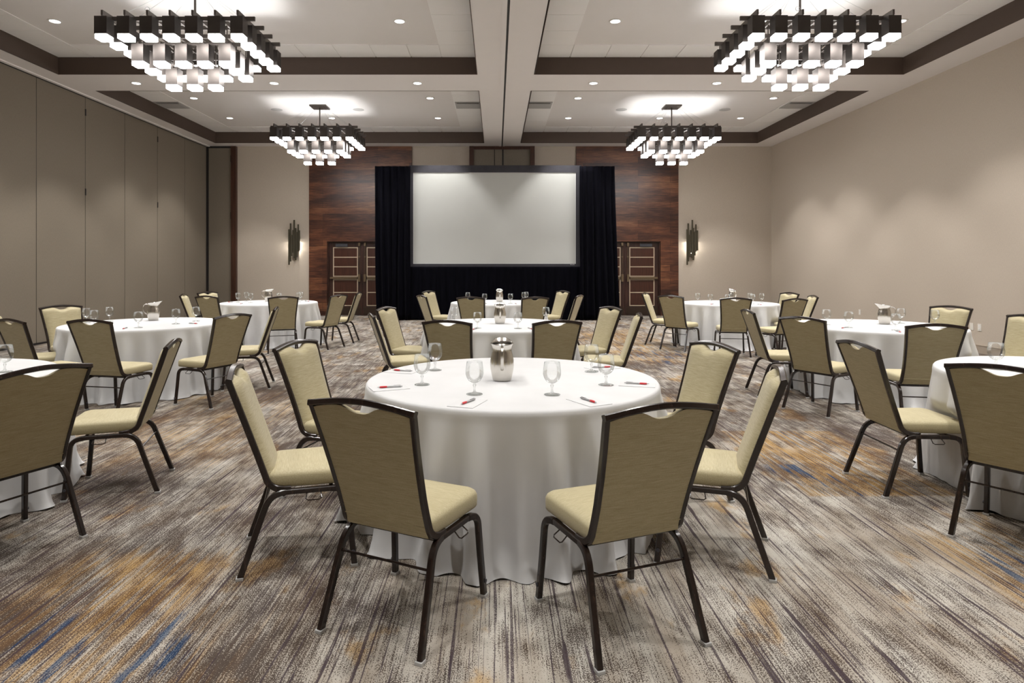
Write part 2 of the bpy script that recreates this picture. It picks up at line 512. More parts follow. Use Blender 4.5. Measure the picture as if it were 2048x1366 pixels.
# central pocket above the screen
p = thing('partition_pocket', 'taupe partition pocket in a dark wood frame above the projection screen', 'door', (px_x(1004), YB, 0))
w = px_x(1069) - px_x(1004)
obj('pocket_panel', boxes((-w + .13, w - .13, -.04, -.001, .0, ZS - .1)), M['partition'], p)
obj('pocket_frame', boxes((-w, -w + .13, -.09, -.001, 0, ZS - .003), (w - .13, w, -.09, -.001, 0, ZS - .003), (-w + .13, w - .13, -.07, -.001, ZS - .1, ZS - .003)), M['darkwood'], p)
obj('dark_seal', boxes((-.235, -.215, -.046, -.04, 0, ZS - .1), (.005, .045, -.050, -.04, 0, ZS - .1)), M['black'], p)

def wood_panel(label, x0, x1, dx0, dx1, flip):
    p = thing('wood_panel', label, 'wall panel', (0, YB, 0), 0, 'plank panels either side of the screen')
    c0, c1, cz = dx0 - .21, dx1 + .19, DZ + .13
    d = -.05
    obj('planks', boxes((x0, c0, d, -.001, 0, ZS - .005), (c1, x1, d, -.001, 0, ZS - .005), (c0, c1, d, -.001, cz, ZS - .005)), M['wood'], p)
    bm = bmesh.new()
    # mitred casing
    for pts in ([(c0, 0), (dx0, 0), (dx0, DZ), (c0, cz)], [(dx1, 0), (c1, 0), (c1, cz), (dx1, DZ)], [(c0, cz), (dx0, DZ), (dx1, DZ), (c1, cz)]):
        q = [bm.verts.new((a, d - .02, b)) for a, b in pts] + [bm.verts.new((a, -.001, b)) for a, b in pts]
        bm.faces.new(q[:4]); bm.faces.new(q[4:][::-1])
        for k in range(4): bm.faces.new((q[k], q[(k + 1) % 4], q[4 + (k + 1) % 4], q[4 + k]))
    obj('door_casing', bm, M['wood'], p)
    return p
wood_panel('reddish dark plank wall panel left of the black drape', px_x(619), px_x(824), DLx0, DLx1, 1)
wood_panel('reddish dark plank wall panel right of the black drape', px_x(1152), px_x(1356), DRx0, DRx1, -1)

def double_door(n, x0, x1, label):
    d = struct(obj('door_%d' % n, boxes((x0, x0 + .035, YB + .0, YB + .16, 0, DZ), (x1 - .035, x1, YB + .0, YB + .16, 0, DZ), (x0 + .035, x1 - .035, YB, YB + .16, DZ - .035, DZ)), M['doorwood']), label)
    mid = (x0 + x1) / 2
    for s in (-1, 1):
        a, b = (x0 + .036, mid - .003) if s < 0 else (mid + .003, x1 - .036)
        leaf = obj('door_leaf', boxes((a, b, YB + .05, YB + .10, .008, DZ - .037)), M['doorwood'], d)
        # inner stile side faces mid
        si = mid + s * .145; so = (x0 + .17) if s < 0 else (x1 - .17)
        l, r = min(si, so), max(si, so)
        y0, y1 = YB + .038, YB + .05
        zs1 = [px_z(v) for v in (495.3, 514.5, 533.6, 552.5)]; zs2 = [px_z(v) for v in (559.5, 585, 611.2)]
        t = .014
        bl = []; pn = []
        for zs in (zs1, zs2):
            top, bot = zs[0], zs[-1]
            bl += [(l - t, l + t, y0, y1, bot - t, top + t), (r - t, r + t, y0, y1, bot - t, top + t)]
            bl += [(l + t, r - t, y0, y1, z - t, z + t) for z in zs]
            pn.append((l + t, r - t, YB + .046, YB + .05, bot, top))
        obj('door_moulding', boxes(*bl), M['molding'], leaf)
        obj('door_inset', boxes(*pn), M['doorpanel'], leaf)
        obj('kick_plate', boxes((a + .03, b - .03, YB + .045, YB + .05, .03, .24)), M['kick'], leaf)
        zb = px_z(556)
        bar = obj('push_bar', boxes((min(si, so + s * .1), max(si, so + s * .1), YB - .01, YB + .03, zb - .028, zb + .028), bev=.008), M['hardware'], leaf)
        xm = mid + s * .085
        obj('lever_box', boxes((xm - .035, xm + .035, YB - .02, YB + .05, zb - .11, zb + .11), (xm - .032, xm + .032, YB + .0, YB + .05, px_z(491.8), px_z(485.3)),
            (xm - .006, xm + .006, YB + .03, YB + .05, zb + .11, px_z(491.8)), (xm - .02, xm + .02, YB + .02, YB + .05, px_z(515), px_z(512)), bev=.004), M['hardware'], leaf)
        xc = (px_x(683) if n == 1 else px_x(1292)) if ((n == 1) == (s < 0)) else mid + s * .62
        obj('door_closer', boxes((xc - .18, xc + .18, YB - .005, YB + .05, px_z(493.6), px_z(487.5)), bev=.006), M['closer'], leaf)
    return d
double_door(1, DLx0, DLx1, 'dark double door with gold moulding left of the drape')
double_door(2, DRx0, DRx1, 'dark double door with gold moulding right of the drape')
struct(obj('wall_corridor', boxes((XL, XR, YB + .4, YB + .42, 0, 5.5)), M['black']))

def sconce(px, label, seed):
    rnd = random.Random(seed)
    X = px_x(px)
    t = thing('wall_sconce', label, 'wall light', (X, YB, 0), 0, 'bar sconces on the end wall')
    obj('back_plate', boxes((-.07, .07, -.03, -.001, 1.75, 2.35)), M['bar'], t)
    tops = [2.58, 2.76, 2.42, 2.56, 2.86, 2.62, 2.50, 2.73, 2.55]
    bots = [1.52, 1.62, 1.78, 1.88, 1.72, 1.66, 1.80, 1.92, 1.95]
    for i in range(9):
        x = -.152 + i * .038
        y = -.10 if i % 2 else -.125
        obj('metal_bar', boxes((x - .0215, x + .0215, y - .012, y + .012, bots[i], tops[i])), M['sconcebar'], t)
    obj('bar_bracket', boxes((-.14, .14, -.088, -.03, 1.98, 2.0), (-.14, .14, -.088, -.03, 2.2, 2.22)), M['bar'], t)
    lm = obj('lamp_tube', lathe(bmesh.new(), [(0, 1.86), (.018, 1.86), (.018, 2.18), (0, 2.18)], 10), M['sconce_lamp'], t); lm.location = (.0, -.05, 0)
    for z in (1.92, 2.06, 2.20):
        L = bpy.data.lights.new('sconce_light', 'POINT'); L.energy = 12.0; L.shadow_soft_size = .02; L.color = (1, .95, .86)
        lo = bpy.data.objects.new('sconce_light', L); COL.objects.link(lo); lo.parent = t; lo.location = (0, -.065, z)
    return t
sconce(591, 'dark metal bar sconce left of the left wood panel', 1)
sconce(1382, 'dark metal bar sconce right of the right wood panel', 2)

# outlets on the right wall
def outlet(y, label, z=.44, kind=0):
    t = thing('wall_outlet', label, 'outlet', (XR, y, z), 0, 'outlets on the right wall')
    obj('cover_plate', boxes((-.006, -.0005, -.04, .04, -.062, .062), bev=.002), M['plate'], t)
    if kind == 0:
        obj('socket', boxes((-.010, -.006, -.018, .018, .008, .042), (-.010, -.006, -.018, .018, -.042, -.008)), M['white'], t)
    return t
outlet(14.2, 'ivory wall outlet behind the stainless pitcher of the middle right table')
outlet(10.86, 'blank ivory wall plate left of a pair beside the middle right table', kind=1)
outlet(10.68, 'ivory wall outlet right of the blank plate beside the middle right table')

# ------------------------------------------------------------------ screen and drapes
SY = 17.28
scr = thing('projection_screen', 'large white projection screen with dark grey border on black drapes', 'screen', (-.043, SY, 0))
k = SY / 1251
ox0, ox1, oz0, oz1 = (818 - 993) * k + .043, (1162 - 993) * k + .043, 1.492 - 6.4 * k, 1.492 + 200.6 * k
ix0, ix1, iz0, iz1 = (826.5 - 993) * k + .043, (1151.5 - 993) * k + .043, 1.492 + 4.0 * k, 1.492 + 186.5 * k
obj('screen_border', boxes((ox0, ix0, -.03, .03, oz0, oz1), (ix1, ox1, -.03, .03, oz0, oz1), (ix0, ix1, -.03, .03, oz0, iz0), (ix0, ix1, -.03, .03, iz1, oz1)), M['screenframe'], scr)
obj('screen_surface', boxes((ix0, ix1, -.012, .02, iz0, iz1)), M['screen'], scr)
t = .012
obj('white_edge', boxes((ix0, ix0 + t, -.016, -.012, iz0, iz1), (ix1 - t, ix1, -.016, -.012, iz0, iz1), (ix0, ix1, -.016, -.012, iz0, iz0 + t), (ix0, ix1, -.016, -.012, iz1 - t, iz1)), M['paper'], scr)
fc = bpy.data.curves.new('maker_lettering', 'FONT'); fc.body = 'DA-LITE'; fc.size = .034; fc.extrude = .0008
fo = bpy.data.objects.new('maker_lettering', fc); COL.objects.link(fo)
dg = bpy.context.evaluated_depsgraph_get()
tm = bpy.data.meshes.new_from_object(fo.evaluated_get(dg)); bpy.data.objects.remove(fo)
tm.materials.append(M['paper'])
to = obj('lettering', tm, None, scr); to.rotation_euler = (R_(90), 0, 0); to.location = (ix1 - .16, -.0315, iz0 - .035)
obj('screen_leg', boxes((ox0 + .3, ox0 + .36, .0, .05, 0, oz0 + .1), (ox1 - .36, ox1 - .3, .0, .05, 0, oz0 + .1), (ox0 + .26, ox0 + .4, 0, .6, 0, .03), (ox1 - .4, ox1 - .26, 0, .6, 0, .03)), M['bar'], scr)

def drape(label, x0, x1, bx0, bx1, z1, y, amp, waves, seed, sag=0.0):
    """pleated hanging cloth: top edge x0..x1, bottom edge bx0..bx1"""
    rnd = random.Random(seed)
    ph = [rnd.uniform(0, 6.28) for _ in range(6)]
    bm = bmesh.new(); NU = int(waves * 14); NV = 26
    rows = []
    for j in range(NV + 1):
        v = j / NV; z = z1 * (1 - v) + .012 * v; row = []
        for i in range(NU + 1):
            u = i / NU
            xa = x0 + (x1 - x0) * u; xb = bx0 + (bx1 - bx0) * u
            s = v ** 1.6
            x = xa * (1 - s) + xb * s + .02 * math.sin(5 * v + ph[0] + u * 9) * v
            f = math.sin(2 * math.pi * waves * u + ph[1] + .9 * math.sin(3 * u + ph[2]) + .5 * v * math.sin(7 * u + ph[4]))
            f2 = math.sin(2 * math.pi * waves * 1.7 * u + ph[3] + 1.2 * v)
            yy = y + amp * (.35 + .75 * v) * (f * .8 + f2 * .35)
            row.append(bm.verts.new((x, yy, z)))
        rows.append(row)
    for a, b in zip(rows, rows[1:]):
        for i in range(NU): bm.faces.new((a[i], a[i + 1], b[i + 1], b[i]))
    o = obj('drape', bm, M['velvet'], None, True, 180)
    md = o.modifiers.new('thickness', 'SOLIDIFY'); md.thickness = .006
    return tag(o, label, 'drape', 'black drapes around the screen')
k2 = 17.1 / 1251
drape('tall black velvet drape hanging left of the screen', (750 - 993) * k2, (821 - 993) * k2, (754 - 993) * k2, (819 - 993) * k2, 4.215, 17.10, .040, 6, 3)
drape('tall black velvet drape hanging right of the screen', (1159 - 993) * k2, (1229 - 993) * k2, (1160 - 993) * k2, (1242 - 993) * k2, 4.215, 17.10, .045, 6, 5)
drape('wide low black velvet drape hanging beneath the screen', (812 - 993) * k2, (1168 - 993) * k2, (812 - 993) * k2, (1168 - 993) * k2, 1.47, 17.19, .030, 22, 8)

# ------------------------------------------------------------------ ceiling fittings
def make_downlight():
    t = thing('recessed_downlight', '', 'downlight')
    bm = lathe(bmesh.new(), [(.072, .012), (.078, -.006), (.104, -.006), (.106, 0), (.106, .004), (.072, .012)], 28)
    obj('trim_ring', bm, M['white'], t, True)
    obj('lens', lathe(bmesh.new(), [(0, .0), (.079, .0), (.079, .006), (0, .006)], 28), M['lens'], t)
    L = bpy.data.lights.new('downlight_beam', 'SPOT'); L.energy = SPOT_POWER; L.spot_size = R_(86); L.spot_blend = .45; L.shadow_soft_size = .07
    L.color = (1.0, .975, .945)
    lo = bpy.data.objects.new('downlight_beam', L); COL.objects.link(lo); lo.parent = t; lo.location = (0, 0, -.02)
    return t
dl0 = make_downlight()
cols = [(-7.06, 'far left'), (-4.36, 'left'), (-1.55, 'centre left'), (1.90, 'centre right'), (4.32, 'right'), (6.46, 'far right')]
rows = [(16.56, ZC, 'coffer row nearest the end wall', 1), (14.59, ZC, 'front row of the far coffers', 0), (12.26, ZS, 'soffit row between the coffers', 1),
        (10.0, ZC, 'back row of the near coffers', 1), (8.05, ZC, 'front row of the near coffers', 0), (5.73, ZS, 'soffit row above the near tables', 1),
        (3.47, ZC, 'row above the camera', 1), (1.5, ZC, 'row just behind the camera', 0), (-.8, ZS, 'row behind the camera', 1)]
first = True
for y, z, rn, full in rows:
    for i, (x, cn) in enumerate(cols):
        if not full and i in (1, 4): continue
        lab = 'round lit ceiling downlight, %s column, %s' % (cn, rn)
        zz = z - .0125 if False else z - .004
        if z == ZC and False: pass
        if first:
            dl0.location = (x, y, zz); dl0['label'] = lab; dl0['group'] = 'recessed ceiling downlights'; first = False
        else:
            dup(dl0, (x, y, zz), 0, lab, 'recessed ceiling downlights')
for i, (x, y, s) in enumerate([(-5.51, 15.68, 'left of the far left chandelier mount'), (-3.46, 15.68, 'right of the far left chandelier mount'), (3.13, 15.68, 'left of the far right chandelier mount'), (5.72, 15.68, 'right of the far right chandelier mount')]):
    tag(obj('ceiling_speaker', lathe(bmesh.new(), [(0, -.008), (.125, -.008), (.14, -.004), (.14, 0), (0, 0)], 28), M['grille'], None, True, loc=(x, y, ZC)),
        'round grey ceiling speaker grille ' + s, 'speaker', 'ceiling speakers in the far coffers')
for i, (x0, x1, s) in enumerate([(-8.19, -7.56, 'left coffer, beside the folding partition'), (-1.0, -.37, 'left coffer, beside the centre beam'), (.715, 1.345, 'right coffer, beside the centre beam'), (6.975, 7.605, 'right coffer, beside the right wall')]):
    v = thing('air_vent', 'grey rectangular slot air vent in the far ' + s, 'vent', ((x0 + x1) / 2, 15.17, ZC - .014), 0, 'air vents in the far coffers')
    hw = (x1 - x0) / 2 - .01
    obj('vent_frame', boxes((-hw, hw, -.30, -.26, -.012, 0), (-hw, hw, .26, .30, -.012, 0), (-hw, -hw + .04, -.26, .26, -.012, 0), (hw - .04, hw, -.26, .26, -.012, 0)), M['vent'], v)
    obj('vent_plate', boxes((-hw + .04, hw - .04, -.18, .24, -.020, -.004)), M['vent'], v)
    obj('vent_slot', boxes((-hw + .04, hw - .04, -.26, -.19, -.004, -.001), (-hw + .04, hw - .04, .24, .26, -.004, -.001)), M['black'], v)

# chandeliers
def make_chandelier():
    t = thing('chandelier', '', 'chandelier')
    S = .295; SY_ = .32; W = .0815; H0 = 4.452
    sl = bmesh.new(); wv = .004
    # open-topped sleeve
    for b in ((-W, W, -W, -W + wv, .058, .29), (-W, W, W - wv, W, .058, .29), (-W, -W + wv, -W + wv, W - wv, .058, .29), (W - wv, W, -W + wv, W - wv, .058, .29)):
        box(sl, *b)
    sl_me = mesh_from(sl, 'lamp_sleeve', M['sleeve'])
    d = W - .006
    df_me = mesh_from(boxes((-d, d, -d, d, 0, .075), bev=.004), 'diffuser', M['diffuser'])
    def ring(n, m):
        h = (n - 1) / 2; k = (m - 1) / 2
        return [((i - h) * S, (j - k) * SY_) for i in range(n) for j in range(m) if i in (0, n - 1) or j in (0, m - 1)]
    for n, m, z in ((7, 5, H0), (5, 3, H0 - .248), (3, 1, H0 - .475)):
        for x, y in ring(n, m):
            a = obj('lamp_sleeve', sl_me, None, t); a.location = (x, y, z)
            b = obj('diffuser', df_me, None, a)
    zt = H0 + .315
    fr = bmesh.new(); hx = 3 * S
    for i in range(7): box(fr, (i - 3) * S - .013, (i - 3) * S + .013, -2 * SY_ - .05, 2 * SY_ + .05, zt, zt + .065)
    for j in (-1.5, -.5, .5, 1.5): box(fr, -hx - .15, hx + .15, j * SY_ - .013, j * SY_ + .013, zt + .0, zt + .055)
    for x, y in ring(7, 5): box(fr, x - .006, x + .006, y - .05, y + .05, H0 + .285, zt)
    obj('top_frame', fr, M['bar'], t)
    for n, m, z in ((5, 3, H0 - .248 + .30), (3, 1, H0 - .475 + .30)):
        fr = bmesh.new(); h = (n - 1) / 2 * S; k = (m - 1) / 2 * SY_
        for i in range(n): box(fr, -h + i * S - .009, -h + i * S + .009, -k - .06, k + .06, z, z + .03)
        for j in range(m): box(fr, -h - .06, h + .06, -k + j * SY_ - .009, -k + j * SY_ + .009, z, z + .03)
        for sx in (-h, h):
            for sy in {-k, k}: box(fr, sx - .006, sx + .006, sy - .006, sy + .006, z + .035, zt)
        obj('lower_frame', fr, M['bar'], t)
    obj('canopy', boxes((-.20, .20, -.20, .20, ZC - .035, ZC - .001), bev=.004), M['bar'], t)
    obj('stem', lathe(bmesh.new(), [(0, zt), (.016, zt), (.016, ZC - .035), (0, ZC - .035)], 12), M['bar'], t, True)
    cb = bmesh.new()
    for sx, sy in ((-1, -1), (1, -1), (-1, 1), (1, 1), (-.66, -1), (.66, -1), (-.33, 1), (.33, 1)):
        sweep(cb, [(sx * .15, sy * .15, ZC - .036), (sx * hx * .95, sy * S * 1.5, zt + .06)], .0018, .0018, (0, 1, 0), 5)
    for x, y in ((-.33, -.62), (.75, .3)):
        sweep(cb, [(x + .03 * math.cos(a / 10 * 6.283), y, zt + .10 + .03 * math.sin(a / 10 * 6.283)) for a in range(10)], .003, .003, (0, 1, 0), 5, closed=True)
    obj('suspension_cable', cb, M['silver'], t, True)
    L = bpy.data.lights.new('up_light', 'AREA'); L.shape = 'RECTANGLE'; L.size = 2.15; L.size_y = 1.75; L.energy = UP_POWER; L.spread = R_(58); L.color = (.97, 1, .98)
    lo = bpy.data.objects.new('up_light', L); COL.objects.link(lo); lo.parent = t; lo.location = (0, 0, H0 + .25); lo.rotation_euler = (R_(180), 0, 0)
    return t
ch0 = make_chandelier()
chs = [(-4.265, 8.85, 'nickel box chandelier hanging at the upper left of the photo, near left coffer'), (4.285, 8.83, 'nickel box chandelier hanging at the upper right of the photo, near right coffer'),
       (-4.34, 15.36, 'nickel box chandelier hanging in the far left coffer before the wood panel'), (4.30, 15.36, 'nickel box chandelier hanging in the far right coffer before the wood panel')]
for i, (x, y, lab) in enumerate(chs):
    if i == 0:
        ch0.location = (x, y, 0); ch0['label'] = lab; ch0['group'] = 'box chandeliers'
    else: dup(ch0, (x, y, 0), 0, lab, 'box chandeliers')

# ------------------------------------------------------------------ chairs
def back_half(z):
    pts = [(.40, .207), (.48, .203), (.58, .205), (.70, .213), (.80, .222), (.956, .240)]
    if z <= pts[0][0]: return pts[0][1]
    for (a, va), (b, vb) in zip(pts, pts[1:]):
        if z <= b: return va + (vb - va) * (z - a) / (b - a)
    return pts[-1][1]
def back_y(z):  # reclining line of the frame
    return -.138 - (z - .47) * (.304 - .138) / (.956 - .47)
def crown(x):
    u = min(1, abs(x) / .24)
    return .956 + .027 * (1 - u ** 1.7)

def make_chair():
    t = thing('banquet_chair', '', 'chair')
    # back frame: two posts, crown rail
    for_posts = bmesh.new()
    for s in (-1, 1):
        lo_ = arc((s * .207, -.02, .402), (s * .207, -.125, .398), (s * .204, back_y(.47), .47), 7)
        up = [Vector((s * back_half(z), back_y(z), z)) for z in (.52, .58, .64, .70, .76, .82, .88, .945)]
        sweep(for_posts, lo_ + up, .015, .0105, (1, 0, 0), square=.004)
    top = []
    for i in range(17):
        x = -.250 + .500 * i / 16
        z = crown(x) - .012
        top.append((x, back_y(z), z))
    sweep(for_posts, top, .0125, .015, (0, 1, -.3), square=.004)
    obj('back_frame', for_posts, M['frame'], t, True, 30)
    # upholstered back
    bm = bmesh.new(); NU, NV = 36, 26
    def surf(side):
        g = []
        for j in range(NV + 1):
            v = j / NV; row = []
            for i in range(NU + 1):
                u = -1 + 2 * i / NU
                # upper edge with the hand scoop
                xt = u * (back_half(.93) - .008)
                sc = .036 * math.exp(-(abs(xt) / .066) ** 2.8)
                zt = crown(xt) - .024 - sc - .004 * (abs(u) ** 6)
                zb = .412
                z = zb + (zt - zb) * v
                x = u * (back_half(z) - .008)
                edge = (1 - abs(u) ** 7) * min(1, v / .07 + .25) * min(1, (1 - v) / .05 + .1)
                if side > 0: th = .008 + .036 * edge * (1 - .15 * u * u)
                else: th = -.010 - .003 * edge + (.002 if .055 < v < .085 and 0 else 0)
                row.append(bm.verts.new((x, back_y(z) + th, z)))
            g.append(row)
        return g
    F, B = surf(1), surf(-1)
    for j in range(NV):
        for i in range(NU):
            bm.faces.new((F[j][i], F[j][i + 1], F[j + 1][i + 1], F[j + 1][i]))
            bm.faces.new((B[j][i], B[j + 1][i], B[j + 1][i + 1], B[j][i + 1]))
    for i in range(NU):
        bm.faces.new((F[0][i], B[0][i], B[0][i + 1], F[0][i + 1]))
        bm.faces.new((F[NV][i], F[NV][i + 1], B[NV][i + 1], B[NV][i]))
    for j in range(NV):
        bm.faces.new((F[j][0], F[j + 1][0], B[j + 1][0], B[j][0]))
        bm.faces.new((F[j][NU], B[j][NU], B[j + 1][NU], F[j + 1][NU]))
    br = obj('backrest', bm, M['fabric'], t, True, 50)
    wt = bmesh.new()
    sweep(wt, [(x, back_y(.462) - .0125, .462) for x in (-.195, -.1, 0, .1, .195)], .0022, .0022, (0, 0, 1), 6)
    obj('welt_seam', wt, M['fabric'], br, True)
    # seat cushion
    def outline(inset, n=6):
        pts = []
        xf, xr, yf, yr = .218 - inset, .205 - inset, .298 - inset, -.128 + inset
        def corner(cx, cy, r, a0):
            for k in range(n + 1):
                a = a0 + (math.pi / 2) * k / n
                pts.append((cx + r * math.cos(a), cy + r * math.sin(a)))
        rf, rr = max(.055 - inset * .5, .012), max(.035 - inset * .4, .01)
        corner(xf - rf, yf - rf, rf, 0)
        corner(-xf + rf, yf - rf, rf, math.pi / 2)
        corner(-xr + rr, yr + rr, rr, math.pi)
        corner(xr - rr, yr + rr, rr, 1.5 * math.pi)
        return pts
    bm = bmesh.new(); prev = None
    for ins, z in ((.02, .408), (.004, .410), (0, .416), (-.001, .44), (.0, .462), (.005, .473), (.016, .482), (.04, .489), (.08, .494), (.13, .4965), (.18, .4975)):
        row = [bm.verts.new((x, y, z)) for x, y in outline(ins)]
        if prev:
            for i in range(len(row)): bm.faces.new((prev[i], prev[(i + 1) % len(row)], row[(i + 1) % len(row)], row[i]))
        else: bm.faces.new(row)
        prev = row
    bm.faces.new(prev)
    obj('seat', bm, M['seatfabric'], t, True, 60)
    # seat frame rails
    sf = bmesh.new()
    for s in (-1, 1): sweep(sf, [(s * .207, -.055, .388), (s * .212, .185, .388)], .013, .0125, (1, 0, 0), square=.004)
    for y in (-.07, .17): sweep(sf, [(-.205, y, .392), (.205, y, .392)], .010, .010, (0, 0, 1), square=.003)
    obj('seat_frame', sf, M['frame'], t, True, 30)
    # legs
    gl = bmesh.new(); box(gl, -.016, .016, -.017, .017, 0.0, .014, bev=.003)
    gl_me = mesh_from(gl, 'foot_glide', M['glide'])
    for s in (-1, 1):
        a = [Vector((s * .239, -.249, .010)), Vector((s * .226, -.175, .22))] + arc((s * .219, -.142, .315), (s * .213, -.118, .388), (s * .208, -.045, .388), 7)
        l = obj('leg', sweep(bmesh.new(), a, .0145, .0125, (1, 0, 0), square=.004), M['frame'], t, True, 30)
        obj('foot_glide', gl_me, None, l, loc=(s * .239, -.251, 0))
        a = [Vector((s * .239, .281, .010)), Vector((s * .230, .263, .20))] + arc((s * .225, .252, .33), (s * .222, .248, .388), (s * .213, .175, .388), 7)
        bm = sweep(bmesh.new(), a, .0145, .0125, (1, 0, 0), square=.004)
        l = obj('leg', bm, M['frame'], t, True, 30)
        obj('foot_glide', gl_me, None, l, loc=(s * .239, .281, 0))
        kb = bmesh.new()
        lathe(kb, [(0, 0), (.009, 0), (.009, .005), (0, .007)], 12)
        kb_o = obj('bumper', kb, M['closer'], l, True); kb_o.rotation_euler = (0, R_(90 * s), 0); kb_o.location = (s * .2495, .275, .075)
        cl = bmesh.new()
        sweep(cl, [(s * .212, .055, .378), (s * .240, .050, .355), (s * .246, .06, .350), (s * .246, .115, .350), (s * .240, .125, .355), (s * .212, .12, .378)], .0028, .0028, (0, 0, 1), 6)
        obj('ganging_clip', cl, M['frame'], t, True)
    st = bmesh.new(); sweep(st, [(-.220, -.150, .300), (.220, -.150, .300)], .0055, .0055, (0, 0, 1), 8)
    obj('stretcher', st, M['frame'], t, True)
    return t

TN = dict(T1='nearest centre table', T2='middle centre table', T3='centre table below the screen', L1='left foreground table', L2='middle left table', L3='rear left table',
          R1='right foreground table', R2='middle right table', R3='rear right table')
CH = [
 ('T1', -.394, 2.673, 64.7, 'front left, back to camera'), ('T1', .512, 2.613, 110.8, 'front right, back to camera'),
 ('T1', -1.044, 3.268, 16.0, 'left side, nearer the camera'), ('T1', -1.077, 4.192, -15.4, 'left side, farther back'),
 ('T1', 1.147, 3.264, 160.9, 'right side, nearer the camera'), ('T1', 1.170, 4.10, 198.0, 'right side, farther back'),
 ('L1', -2.595, 3.319, 156.0, 'large, cut by the left edge'), ('L1', -2.535, 4.262, -162.8, 'right side, seen in profile'),
 ('L2', -5.43, 8.0, -33.1, 'rear left, facing the camera'), ('L2', -5.24, 7.02, 36.0, 'far left, mostly cut by the photo edge'), ('L2', -4.574, 6.319, 64.2, 'at the photo\'s left edge, back turned'),
 ('L2', -3.843, 6.293, 78.6, 'front, back to camera'), ('L2', -3.09, 6.81, 155.7, 'front right, back turned'), ('L2', -3.046, 7.742, 193.9, 'right side, seen edge on'),
 ('L3', -5.38, 11.40, 13.7, 'leftmost, facing right'), ('L3', -5.47, 12.33, -22.7, 'rear left, half hidden'), ('L3', -4.851, 10.973, 69.9, 'front left, back to camera'),
 ('L3', -3.70, 10.808, 111.6, 'front centre, back to camera'), ('L3', -3.10, 11.31, 157.8, 'front right, turned left'), ('L3', -2.971, 12.153, 180.6, 'rightmost, beside the door'),
 ('T2', -1.065, 6.848, 17.5, 'left side, nearer the camera'), ('T2', -1.096, 7.721, -17.7, 'left side, farther back'), ('T2', -.384, 6.176, 74.4, 'front left, back to camera'),
 ('T2', .488, 6.169, 106.1, 'front right, back to camera'), ('T2', 1.159, 7.758, 201.8, 'right side, farther back'), ('T2', 1.258, 6.857, 172.8, 'right side, nearer the camera'),
 ('T3', -1.12, 12.70, -24.7, 'left side, farther back'), ('T3', -1.043, 11.092, 25.8, 'left side, nearer the camera'), ('T3', -.344, 10.68, 74, 'front left, back to camera'),
 ('T3', .526, 10.601, 112, 'front right, back to camera'), ('T3', 1.10, 12.75, 206.0, 'right side, farther back'), ('T3', 1.184, 11.133, 158.1, 'right side, nearer the camera'),
 ('R3', 3.111, 11.828, -25.6, 'leftmost, beside the door'), ('R3', 3.24, 11.071, 44.0, 'front left, turned right'), ('R3', 3.904, 10.363, 80, 'front centre, back to camera'),
 ('R3', 4.584, 10.094, 109.1, 'front right, back to camera'), ('R3', 5.36, 11.98, 195.6, 'rear right, half hidden'), ('R3', 5.22, 10.95, 170.4, 'rightmost, seen edge on'),
 ('R2', 3.248, 7.314, -5.9, 'left side, seen nearly in profile'), ('R2', 3.329, 6.454, 31.9, 'front left, back to camera'), ('R2', 3.925, 5.816, 81.2, 'front right, back to camera'),
 ('R2', 5.56, 7.89, 207, 'rear right, facing the camera'), ('R2', 5.34, 6.5, 195, 'right side, cut by the photo edge'),
 ('R1', 2.751, 4.247, -1.3, 'left side, seen from behind'), ('R1', 2.844, 3.391, 35.1, 'large, cut by the right edge'),
]
ch_first = make_chair()
for i, (tb, x, y, a, s) in enumerate(CH):
    lab = 'cream banquet chair at %s, %s' % (TN[tb], s)
    rz = R_(a - 90)
    if i == 0:
        ch_first.location = (x, y, 0); ch_first.rotation_euler = (0, 0, rz); ch_first['label'] = lab; ch_first['group'] = 'banquet chairs around the round tables'
    else: dup(ch_first, (x, y, 0), rz, lab, 'banquet chairs around the round tables')

